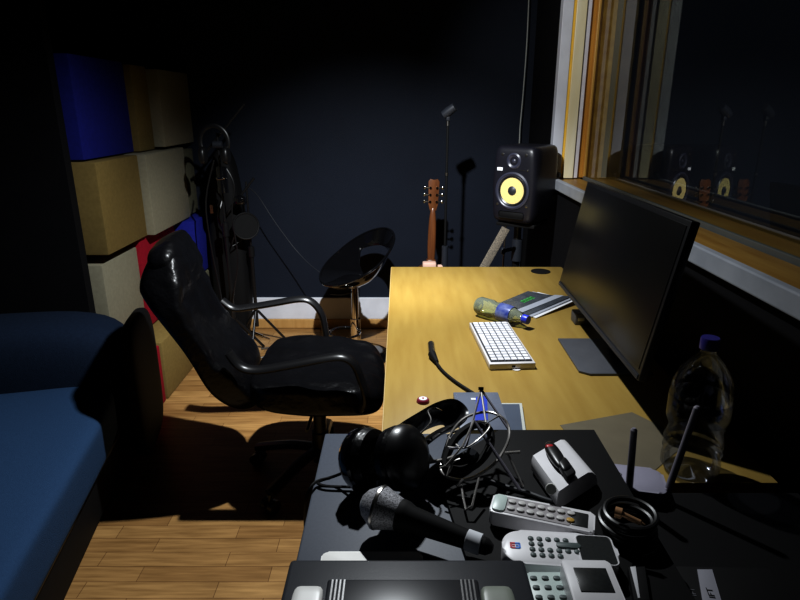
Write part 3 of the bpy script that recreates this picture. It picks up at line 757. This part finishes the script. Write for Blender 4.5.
B().lathe([(.0005,.0092),(.0105,.0092),(.0105,.0098),(.0005,.0098)], Matrix.Translation((bc.x,bc.y,.7303)), 30).box((bc.x, bc.y, .7303+.0102), (.001,.001,.0004)).out('cap_print', 'paper', cpb)
text('cap_mark', '2', 'red', Matrix.Translation((bc.x,bc.y,.7406)), .012, cpb)

# stack behind the shock mount
ph = [az(455,398,.742), az(474,386,.742), az(500,388,.742), az(505,420,.742), az(455,420,.742)]
tr = thing('white_dish', 'rounded white plastic lid under the blue-printed box on the desk', 'lid', loc=(ph[1].x, ph[1].y, .73))
o_ = az(474, 403, .735)
B().lathe([(.0005,0),(.052,0),(.054,.004),(.050,.0085),(.0005,.0085)], Matrix.Translation((o_.x, o_.y, .7303)), 36).out('lid', 'white', tr)
q0, q1, q2, q3 = az(456,394,.752), az(500,392,.752), az(503,430,.752), az(462,432,.752)
bx = thing('plastic_box', 'clear plastic box with a bright blue printed card behind the wire cradle', 'box', loc=(q0.x, q0.y, .74))
cq = (q0+q1+q2+q3)/4; cw_ = (q1-q0).length; cl_ = (q0-q3).length
B().box((cq.x, cq.y, .7475), (cw_, cl_, .015), .002).out('case', mat('pale_blue_plastic', (.15,.17,.22), .3), bx)
B().prism([(az(476,397,.7555).x, az(476,397,.7555).y), (az(487,396,.7555).x, az(487,396,.7555).y), (az(488,420,.7555).x, az(488,420,.7555).y), (az(475,421,.7555).x, az(475,421,.7555).y)][::-1], .7552, .7560).out('blue_card', 'labelblue', bx)
pp = az(475, 399, .7555); B().box((pp.x-.004, pp.y, .7556), (.012,.010,.0006)).out('white_print', 'paper', bx)
s0, s1, s2, s3 = az(497,402,.742), az(522,402,.742), az(527,436,.742), az(500,440,.742)
tb = thing('tablet', 'slim grey tablet with pale rim lying behind the added black sheet', 'tablet', loc=(s0.x, s0.y, .73))
B().prism([(s3.x,s3.y),(s2.x,s2.y),(s1.x,s1.y),(s0.x,s0.y)], .7303, .7395, None, .001).out('case', 'silver', tb)
B().prism([(s3.x+.004,s3.y),(s2.x-.008,s2.y),(s1.x-.008,s1.y-.008),(s0.x+.004,s0.y-.008)], .7393, .7405).out('screen', mat('grey_blue_screen', (.09,.11,.15), .3), tb)
s = [az(560,425,.7315), az(632,412,.7315), az(690,440,.7315), az(655,470,.7315), az(600,470,.7315)]
tag(B().prism([(p.x,p.y) for p in reversed(s)], .7303, .7312).out('paper_sheet', 'sheet'), 'sheet of paper darkened as if shaded, on the desk behind the router', 'paper')

# ------------------------------------------------------------------ black side table, grey case, added dark sheet
tbl = thing('side_table', 'black side table in the foreground carrying the remotes and cases', 'table', loc=(.4, .6, 0))
B().box((.32, .53, .7145), (.90, .92, .03), .003).out('tabletop', 'blackwood', tbl)
for x in (-.09, .73):
    for y in (.12, .94): B().box((x, y, .35), (.04,.04,.70), .003).out('leg', 'blackwood', tbl)
ZT = .80
c0_ = az(325,433,ZT); c1_ = az(595.5,433.5,ZT)
case = thing('equipment_case', 'flat dark grey vinyl case under the headphones and microphone', 'case', loc=(.12,.75,.73))
cx = (c0_.x+c1_.x)/2; cwid = c1_.x-c0_.x; yy = c0_.y; y0_ = .56
B().box((cx, (yy+y0_)/2, .782), (cwid, yy-y0_, .036), .004).out('lid', 'greybox', case)
B().box((cx, (yy+y0_)/2, .748), (cwid-.004, yy-y0_-.004, .030), .003).out('base', 'black', case)
fx0 = az(503,433,ZT+.01).x
B().box(((fx0+.395)/2, (.66+yy-.004)/2, .8065), (.395-fx0, yy-.004-.66, .012), .002)
fol = B().prism([(.100,.70),(.20,.575),(.396,.575),(.397,yy-.005),(az(500,433,.812).x,yy-.006),(.065,.95)], .8003, .811, None, .001)  # black sheet added to make the right part of the case dark
tag(fol.out('dark_sheet', 'blackmatt'), 'added black sheet that darkens the grey case under the white dock', 'dark_sheet')
FZ = .8112

# near device with silver end caps
dz = .862
d0 = az(290,558.5,dz); dx1 = az(525,561,dz).x
dev = thing('audio_interface', 'charcoal desktop audio unit with white corner caps, one darkened as in shade, nearest the viewer', 'audio unit', loc=(.02,.5,.80))
B().box(((d0.x+dx1)/2, (d0.y+.36)/2, (.8005+dz)/2), (dx1-d0.x, d0.y-.36, dz-.8005), .006).out('housing', 'slate', dev)
p0, p1 = az(328,583,dz+.006), az(478,585,dz+.006)
B().box(((p0.x+p1.x)/2, p0.y-.06, dz+.003), (p1.x-p0.x+.002, .13, .010), .003).out('top_panel', mat('dark_panel', (.012,.014,.020), .35), dev)
for i_ in range(4):
    for s_, bx_ in ((1, p0.x), (-1, p1.x)):
        B().box((bx_+s_*(.006+.005*i_), p0.y-.06, dz+.0085), (.0022,.125,.002)).out('rib', 'black', dev)
a_ = az(294,585,dz+.012); b2 = az(325,583,dz+.012)
B().soft(((a_.x+b2.x)/2, a_.y-.058, dz+.004), ((b2.x-a_.x)/2,.058,.010), 8, 7).out('end_cap', 'brightcap', dev, label='white end cap')
a_ = az(479,585,dz+.012); b2 = az(513,588,dz+.012)
B().soft(((a_.x+b2.x)/2, a_.y-.058, dz+.004), ((b2.x-a_.x)/2,.058,.010), 8, 7).out('end_cap', 'shadecap', dev, label='end cap darkened as if in shade')
w0 = az(322,551,.812); w1 = az(423,556,.812)
tp = thing('smartphone', 'white phone lying face down behind the charcoal audio unit', 'phone', loc=((w0.x+w1.x)/2, w0.y-.03, .80))
B().prism(rrect(w1.x-w0.x, .070, .010), .8005, .8095, Matrix.Translation(((w0.x+w1.x)/2, w0.y-.033, 0)), .002).out('shell', 'brightcap', tp)

# ------------------------------------------------------------------ vocal microphone
mh0 = az(376, 506, .850); mt = az(482, 545, .836)
md = (mt-mh0).normalized(); ml = (mt-mh0).length
hm = thing('vocal_microphone', 'handheld vocal microphone with grey mesh head lying on the grey case', 'microphone', loc=(mh0.x, mh0.y, .80))
r = .0335
B().prof(mh0-md*.024, md, [(.0005,0),(.012,.0015),(.021,.008),(.0275,.018),(r,.027)], 36).out('grille', 'grille', hm)
B().prof(mh0-md*.024, md, [(r,.027),(r+.0012,.028),(r+.0012,.032),(r,.033)], 36).out('grille_band', 'steel', hm)
B().prof(mh0-md*.024, md, [(r,.033),(.0285,.048),(.0245,.062),(.0235,.064)], 36).out('grille', 'grille', hm)
B().prof(mh0-md*.024, md, [(.0235,.063),(.0245,.066),(.0235,.075),(.0195,.085),(.0125,.20),(.0115,ml+.018),(.0005,ml+.020)], 32).out('handle', 'blackmatt', hm)
B().prof(mh0-md*.024, md, [(.0132,ml-.000),(.0152,ml+.001),(.0152,ml+.022),(.0132,ml+.023)], 28).out('tape_band', 'tape', hm)
B().prof(mh0-md*.024, md, [(.0005,ml+.018),(.0125,ml+.019),(.0120,ml+.032),(.006,ml+.040),(.0005,ml+.041)], 28).out('plug', 'blackmatt', hm)

# ------------------------------------------------------------------ headphones on the case
hx = thing('headphones', 'big black over-ear headphones lying on the grey case', 'headphones', loc=az(380,470,.80))
ad = Vector((.80, -.42, .30)).normalized()
A = az(367, 459, .857); Bc = A + ad*.070
B().prof(A-ad*.026, ad, [(.0005,-.010),(.027,-.009),(.045,-.002),(.054,.010),(.056,.022),(.052,.026)], 40).out('ear_cup', 'gloss', hx)
B().prof(A-ad*.0, ad, [(.050,0),(.054,.006),(.050,.020),(.036,.022),(.030,.004),(.0005,.004)], 40).out('ear_pad', 'leather', hx)
B().prof(Bc+ad*.028, -ad, [(.0005,-.010),(.027,-.009),(.045,-.002),(.054,.010),(.056,.022),(.052,.026)], 40).out('ear_cup', 'black', hx)
B().prof(Bc+ad*.0, -ad, [(.050,0),(.054,.006),(.050,.020),(.036,.022),(.030,.004),(.0005,.004)], 40).out('ear_pad', 'leather', hx)
hb = [az(398,442,.90), az(398,425,.915), az(410,412,.92), az(430,401,.915), az(448,400,.905), az(458,410,.885), az(456,430,.865), az(440,446,.86), az(418,452,.87)]
hb = [az(392,446,.89), az(398,437,.89), az(413,427,.89), az(432,416,.885), az(448,412,.878), az(457,419,.868), az(453,427,.865), az(438,433,.868), az(420,446,.868)]
B().sweep(hb, .030, .006, 12, up=(-1,-.2,.2), smooth=5).out('headband', 'leather', hx)
hw = [az(402,452,.905), az(408,443,.912), az(417,436,.914), az(427,427,.916), az(431,420,.918), az(428,411,.922), az(434,408,.922), az(442,411,.918)]
B().sweep(hw, .0018, n=6).out('headband_wire', 'chrome', hx)
c = [az(350,470,.835), az(335,476,.815), az(318,482,.807), az(326,486,.806), az(352,487,.806)]
B().sweep(c, .0028, n=6).out('cord', 'blackmatt', hx)
c = [az(330,478,.812), az(318,481,.808), az(311,487,.808), az(306,500,.78), az(305,520,.70), az(306,545,.55)]
B().sweep(c, .0028, n=6).out('cord', 'blackmatt', hx)

# ------------------------------------------------------------------ shock mount
sm = thing('shock_mount', 'tangled wire shock mount cradle for a studio microphone, next to the headphones', 'shock mount', loc=az(478,470,.81))
PA = {}
def wire(L_, r_=.0020, m_='wirechrome', nm='wire_arm', sm_=0, closed=False): return B().sweep(L_, r_, n=8, smooth=sm_, closed=closed).out(nm, m_, sm)
def pj(L_): return [az(u, v, z) for u, v, z in L_]
wire(pj([(447,477,.84),(462,480,.84),(476,476,.845),(493,465,.855),(503,452,.865),(509,438,.88),(508,425,.89),(500,416,.90),(488,412,.90),(474,414,.90),(462,420,.895),(452,432,.88),(446,446,.865),(442,460,.85),(441,470,.845)]), .0026, 'wirechrome', 'outer_ring', 3, True)
wire(pj([(448,468,.85),(462,470,.85),(476,464,.86),(487,452,.872),(491,440,.88),(489,430,.888),(480,424,.892),(468,428,.89),(456,438,.88),(448,452,.865),(445,462,.855)]), .0075, 'blackmatt', 'inner_ring', 3, True)
wire(pj([(448,447,.88),(465,448,.885),(478,440,.895),(488,430,.90),(489,424,.905),(478,421,.91)]), .0016, 'wirechrome', 'wire_arm', 3)
AP = (481,389,.93)
wire(pj([AP,(466,447,.885),(449,449,.88)]), .0022, 'antenna'); wire(pj([AP,(486,424,.905),(500,415,.90)]), .0022)
wire(pj([AP,(509,430,.885)]), .0022, 'antenna'); wire(pj([(474,421,.91),(520,490,.83)]), .0030, 'antenna'); wire(pj([(507,452,.87),(523,487,.83)]), .0022, 'wirechrome')
wire(pj([(474,421,.91),(462,447,.89),(446,466,.86),(440,468,.855)]), .0020, 'wirechrome')
wire(pj([(461,481,.84),(463,497,.83),(466,510,.825),(472,506,.83),(479,478,.85)]), .0020); wire(pj([(457,486,.835),(463,479,.845)]), .0022, 'wirechrome')
wire(pj([(425,463,.85),(437,461,.855),(447,459,.86),(455,456,.865)]), .0030, 'wirechrome', 'thumb_screw')
wire(pj([(428,456,.86),(432,462,.855)]), .0050, 'wirechrome', 'thumb_screw')
wire(pj([(505,453,.87),(520,452,.87)]), .0026, 'wirechrome', 'thumb_screw')
wire(pj([(452,467,.86),(447,476,.85),(452,463,.865),(460,459,.87)]), .0016, 'wirechrome', 'wire_arm', 2)
wire(pj([(481,390,.93),(481,387,.935)]), .005, 'blackmatt', 'corner_joint')
wire(pj([(470,458,.865),(474,453,.87)]), .014, 'slate', 'mount_body')
wire(pj([(459,447,.875),(448,436,.875),(459,430,.885),(468,426,.895)]), .0020, 'wirechrome', 'wire_arm', 2)
c = [az(484,478,.815), az(505,486,.815), az(526,492,.815), az(545,499,.815), az(560,503,.815)]
tag(B().sweep(c, .0038, n=8).out('coaxial_cable', 'slate'), 'dark cable lying between the wire cradle and the white dock', 'cable')

# ------------------------------------------------------------------ white dock with black clip
w = [az(532,455,.850), az(560,440,.850), az(584,477,.850), az(558,491,.850)]
X_ = (w[1]-w[0]); X_.z = 0; Y_ = (w[0]-w[3]); Y_.z = 0
dk = thing('white_dock', 'white curved plastic dock with a black clip on top', 'dock', loc=(w[3].x, w[3].y, FZ))
wl = X_.length; ll = Y_.length; X_.normalize(); Y_.normalize()
FM = Matrix((X_, Y_, Vector((0,0,1)))).transposed().to_4x4(); FM.translation = Vector((w[3].x, w[3].y, 0))
sec = [(0,.840),(.003,.848),(wl*.5,.850),(wl*1.02,.850),(wl*1.18,.845),(wl*1.33,.834),(wl*1.42,.818),(wl*1.43,.8125),(wl*1.3,.8125),(wl*1.0,.8125),(.006,.8125),(.001,.82)]
b = B(); f0 = [b.bm.verts.new(FM @ Vector((x, 0, z))) for x, z in sec]; f1 = [b.bm.verts.new(FM @ Vector((x, ll, z))) for x, z in sec]
n_ = len(sec)
for i in range(n_): b.bm.faces.new((f0[i], f0[(i+1)%n_], f1[(i+1)%n_], f1[i]))
b.bm.faces.new(f0); b.bm.faces.new(f1[::-1]); b.out('shell', 'white', dk)
def D(x, y, z): return FM @ Vector((x*wl, y*ll, z))
q = pj([(551,448,.862),(556,457,.864),(563,467,.862),(569,473,.860)])
B().soft(None, None, 8, 2.4, lambda p: (az(555,455,.858)+(az(561,463,.858)-az(550,447,.858))*.80*p.y + X_*.0150*p.x + Vector((0,0,.008*p.z)))).out('clip_body', 'black', dk)
B().soft(None, None, 8, 3, lambda p: (az(564,466,.857)+(az(567,471,.858)-az(560,461,.858))*.62*p.y + X_*.0130*p.x + Vector((0,0,.008*p.z)))).out('clip_hinge', 'black', dk)
B().soft(None, None, 8, 8, lambda p: (az(568,472,.855)+(az(571,477,.858)-az(565,468,.858))*.60*p.y + X_*.0125*p.x + Vector((0,0,.006*p.z)))).out('clip_tab', 'blackmatt', dk)
B().soft(az(550,447,.862), (.008,.006,.004), 4, 2.5).out('clip_light', 'red', dk)
B().cyl(az(551,489,.848), az(551,489,.862), .0095, .008, 10).out('knob', 'silver', dk)

# ------------------------------------------------------------------ remotes
def remote(label, P, z, th, m, tilt=0):
    """P: four image corners of the top face: left end far, right end far, right end near, left end near"""
    a, b_, c, d = [az(u, v, z) for u, v in P]
    ctr = (a+b_+c+d)/4; xd = ((b_-a)+(c-d)); xd.z = 0; Ln = xd.length/2; xd.normalize()
    yd = Vector((-xd.y, xd.x, 0)); Wd = (abs((a-d).dot(yd))+abs((b_-c).dot(yd)))/2
    m4 = Matrix((xd, yd, Vector((0,0,1)))).transposed().to_4x4(); m4.translation = Vector((ctr.x, ctr.y, z-th))
    return thing('remote_control', label, 'remote control', M4=m4, group='air conditioner remotes on the grey case'), Ln, Wd
def LB(b, nm, m, p, **k): return b.out(nm, m, p, local=True, **k)
# 1: back one, half shaded by a grey panel
r1, Ln, Wd = remote('slim white remote with ochre button, farthest of the remotes', [(493,493),(598,513),(592,533),(490,511)], .842, .024, 'white')
LB(B().prism(rrect(Ln, Wd, .007), 0, .024, None, .003), 'case', 'white', r1)
LB(B().prism(rrect(.020, Wd*.82, .006), .0235, .027, Matrix.Translation((-Ln/2+.013,0,0)), .001), 'end_lens', 'mint', r1)
LB(B().prism(rrect(Ln*.66, Wd*.80, .004), .0238, .0248, Matrix.Translation((-Ln*.055,0,0))), 'shade_panel', 'greyshade', r1)  # grey panel painted in for the wire cradle's shadow
LB(B().box((Ln*.36, 0, .0245), (Ln*.15, Wd*.66, .0016), .0005), 'display', 'lcd', r1)
for i in range(7):
    for j in range(2):
        LB(B().prism(rrect(.0115, .0085, .0035), .0245, .0275, Matrix.Translation((-Ln*.30+i*.0150, (j-.5)*.017, 0)), .0008), 'button', 'buttony' if (i == 6 and j == 0) else 'buttonw', r1)
# 2: middle one with logo
r2, Ln, Wd = remote('rounded white remote with red and blue emblem beside round grey keys', [(504,528),(615,536),(622,569),(500,563)], .838, .026, 'white')
LB(B().prism(rrect(Ln, Wd, Wd*.42, 8), 0, .026, None, .004), 'case', 'white', r2)
LB(B().prism(rrect(Ln*.30, Wd*.80, .007), .0258, .0268, Matrix.Translation((Ln*.315,0,0))), 'display', 'lcd', r2)
LB(B().sweep([Vector((x+Ln*.315, y, .0268)) for x, y in rrect(Ln*.31, Wd*.83, .008)], .0012, n=6, closed=True, smooth=0), 'display_rim', 'white', r2)
for i in range(6):
    for j in range(4):
        if i > 1 and j in (1,): continue
        if i == 5 and j == 0: continue
        if i > 3 and j == 3: continue
        LB(B().prof((-Ln*.24+i*.0125, (1.5-j)*.0112, .0255), (0,0,1), [(.0042,0),(.0042,.0018),(.003,.0028),(.0005,.003)], 16), 'button', 'button', r2)
LB(B().prism(rrect(.034, .010, .004), .0255, .0285, Matrix.Translation((Ln*.08, .0055, 0)), .0008), 'rocker_button', 'button', r2)
rm = mat('red_print', (.65,.04,.06), .4); bm_ = mat('sky_blue_print', (.05,.25,.80), .4)
lx_ = -Ln*.385; zz = .0264
for sx_, m_ in ((-1, rm), (1, bm_)):      # emblem: a red and a blue hooked half side by side
    b = B()
    b.box((lx_+sx_*.0035, .0048, zz), (.0070,.0026,.0008)); b.box((lx_+sx_*.0030, -.0048, zz), (.0060,.0026,.0008))
    b.box((lx_+sx_*.0062, .0, zz), (.0026,.0095,.0008)); b.box((lx_+sx_*.0025, .0, zz), (.0040,.0022,.0008))
    LB(b, 'emblem', m_, r2)
# 3: near mint one
r3, Ln, Wd = remote('pale mint remote with green keys, partly under the white remote head', [(533,572),(588,572),(592,622),(522,622)], .838, .020, 'mint')
LB(B().prism(rrect(Ln, Wd, .010), 0, .020, None, .003), 'case', 'mint', r3)
for i in range(4):
    for j in range(4):
        LB(B().prism(rrect(.0090, .0055, .002), .0198, .0220, Matrix.Translation((-Ln*.33+i*.0155-.002*j*0, Wd*.36-j*.0165, 0)), .0006), 'button', 'button', r3)
r4, Ln, Wd = remote('white remote with dark square display at the bottom edge, nearest of the remotes', [(563,559),(610,561),(628,608),(573,608)], .862, .024, 'white')
LB(B().prism(rrect(Ln, Wd, .005), 0, .024, None, .002), 'case', 'white', r4)
LB(B().box((.002, Wd*.06, .0245), (Ln*.66, Wd*.50, .0014), .0004), 'display', 'lcd', r4)

# ------------------------------------------------------------------ coiled cable with gold jack
cc_ = az(628, 524, .83)
coil = thing('coiled_cable', 'black coiled cable with a gold jack plug right of the remotes', 'cable', loc=(.33,.80,.74))
for k in range(5):
    B().ring((cc_.x+.002*math.sin(k*2), cc_.y+.002*math.cos(k*3), .818+.0075*k), (.03*math.sin(k), .04*math.cos(k*2), 1), .034+.003*(k%3), .0044, 44, 8).out('cord', 'black', coil)
B().cyl((cc_.x,cc_.y-.0,.8125), (cc_.x,cc_.y,.823), .028).out('adapter', 'blackmatt', coil)
g0, g1, g2 = az(615,512,.868), az(622,514,.868), az(645,525,.862)
B().cyl(g0, g1, .0085).cyl(g1, g1+(g2-g1)*.8, .0042).cyl(g1+(g2-g1)*.8, g2, .003, .001).out('jack_plug', 'gold', coil)
g0, g2 = az(626,529,.84), az(639,534,.84)
B().cyl(g0, g2, .0035).out('small_plug', 'gold', coil)

# ------------------------------------------------------------------ router
rt = thing('wifi_router', 'white wireless router with two grey antennas beside the big bottle', 'router', loc=(.42,1.12,.73))
rp = [az(609,462,.765), az(628,455,.765), az(648,460,.765), az(664,482,.765), az(640,500,.765), az(612,500,.765)]
rc = az(634, 477, .76)
B().prism(rrect(.115, .085, .020, 6), .7305, .758, Matrix.Translation((rc.x,rc.y,0)) @ Matrix.Rotation(math.radians(-12),4,'Z'), .006).out('case', 'router', rt)
B().ring((rc.x-.025, rc.y+.012, .7585), (0,0,1), .005, .0008, 20).out('logo_ring', 'slate', rt)
def ant(L_):
    B().cyl(L_[0], L_[1], .0068, .0060, 16).cyl(L_[1], L_[1]+(L_[1]-L_[0]).normalized()*.004, .0060, .003, 16).out('antenna', 'antenna', rt)
ant([ay(629,489,.965), ay(634,430,.965)]); ant([ay(667,493,.965), ay(697,408,.965)])

# ------------------------------------------------------------------ black books / sleeves at lower right
def slab(name, P, z, th, m, label, cat, group=None, parent=None):
    pts = [az(u, v, z) for u, v in P]
    b = B().prism([(p.x, p.y) for p in pts][::-1], z-th, z, None, .001)
    o = b.out(name, m, parent)
    if label: tag(o, label, cat, group)
    return o
bk = thing('manual', 'black booklet with a white spine strip in the lower right corner', 'booklet', loc=(.42,.62,.74))
slab('cover', [(676,566),(770,568),(800,660),(690,660)], .772, .030, 'blackmatt', None, None, parent=bk)
slab('white_strip', [(697,569),(712,569),(733,640),(709,640)], .7730, .0008, mat('pale_strip', (.30,.30,.34), .5), None, None, parent=bk)
mi = az(712, 590, .7735)
dS = (az(715,600,.7735)-az(703,570,.7735)).normalized()
TM = Matrix((dS*-1, Vector((0,0,1)).cross(dS*-1), Vector((0,0,1)))).transposed().to_4x4(); TM.translation = az(711,593,.7735)
text('lettering', 'IFT', 'blackmatt', TM, .012, bk, .0003, 1.25)
TM2 = TM.copy(); TM2.translation = az(693,592,.7725)
text('lettering', 'IFT', mat('faded_print', (.16,.16,.18), .5), TM2, .010, bk, .0003, 1.2)
sl = thing('disc_sleeve', 'thin black sleeve with a white edge beside the nearest remote', 'sleeve', loc=(.31,.70,.812))
slab('sleeve', [(628,567),(645,566),(650,600),(634,600)], .8228, .0115, 'blackmatt', None, None, parent=sl)
slab('white_edge', [(630,566.5),(635.5,566),(640,598),(638,598)], .8236, .0008, 'paper', None, None, parent=sl)

# ------------------------------------------------------------------ light
def spot(name, loc, target, power, size, blend, radius, color):
    l = bpy.data.lights.new(name, 'SPOT'); l.energy = power; l.spot_size = math.radians(size); l.spot_blend = blend; l.shadow_soft_size = radius; l.color = color
    o = bpy.data.objects.new(name, l); col.objects.link(o); o.location = loc
    o.rotation_euler = (Vector(target)-Vector(loc)).to_track_quat('-Z', 'Y').to_euler(); return o
spot('lamp_and_fill_spot', (-.08, 1.84, 2.08), (-.50, 1.80, 0), 175, 140, 1.0, .02, (.93, .97, 1.0))
spot('lamp_and_fill_spot', (-.08, 1.84, 2.08), (-.12, 3.2, .50), 270, 82, 1.0, .02, (.93, .97, 1.0))  # extra beam added at the lamp to brighten the far desk and wall
spot('lamp_and_fill_spot', (-.08, 1.84, 2.08), (.86, 3.15, 1.58), 55, 60, .9, .02, (.96, .98, 1.0))  # extra beam added only to brighten the window jamb
wd = bpy.data.worlds.new('world'); sc.world = wd; wd.use_nodes = True
wd.node_tree.nodes['Background'].inputs[0].default_value = (.5,.6,1,1); wd.node_tree.nodes['Background'].inputs[1].default_value = .009
vs = sc.view_settings; vs.view_transform = 'Standard'; vs.look = 'None'; vs.exposure = 0; vs.gamma = .80
sc.cycles.max_bounces = 6; sc.cycles.transparent_max_bounces = 16; sc.cycles.caustics_reflective = False; sc.cycles.caustics_refractive = False
try: sc.cycles.use_denoising = True
except Exception: pass
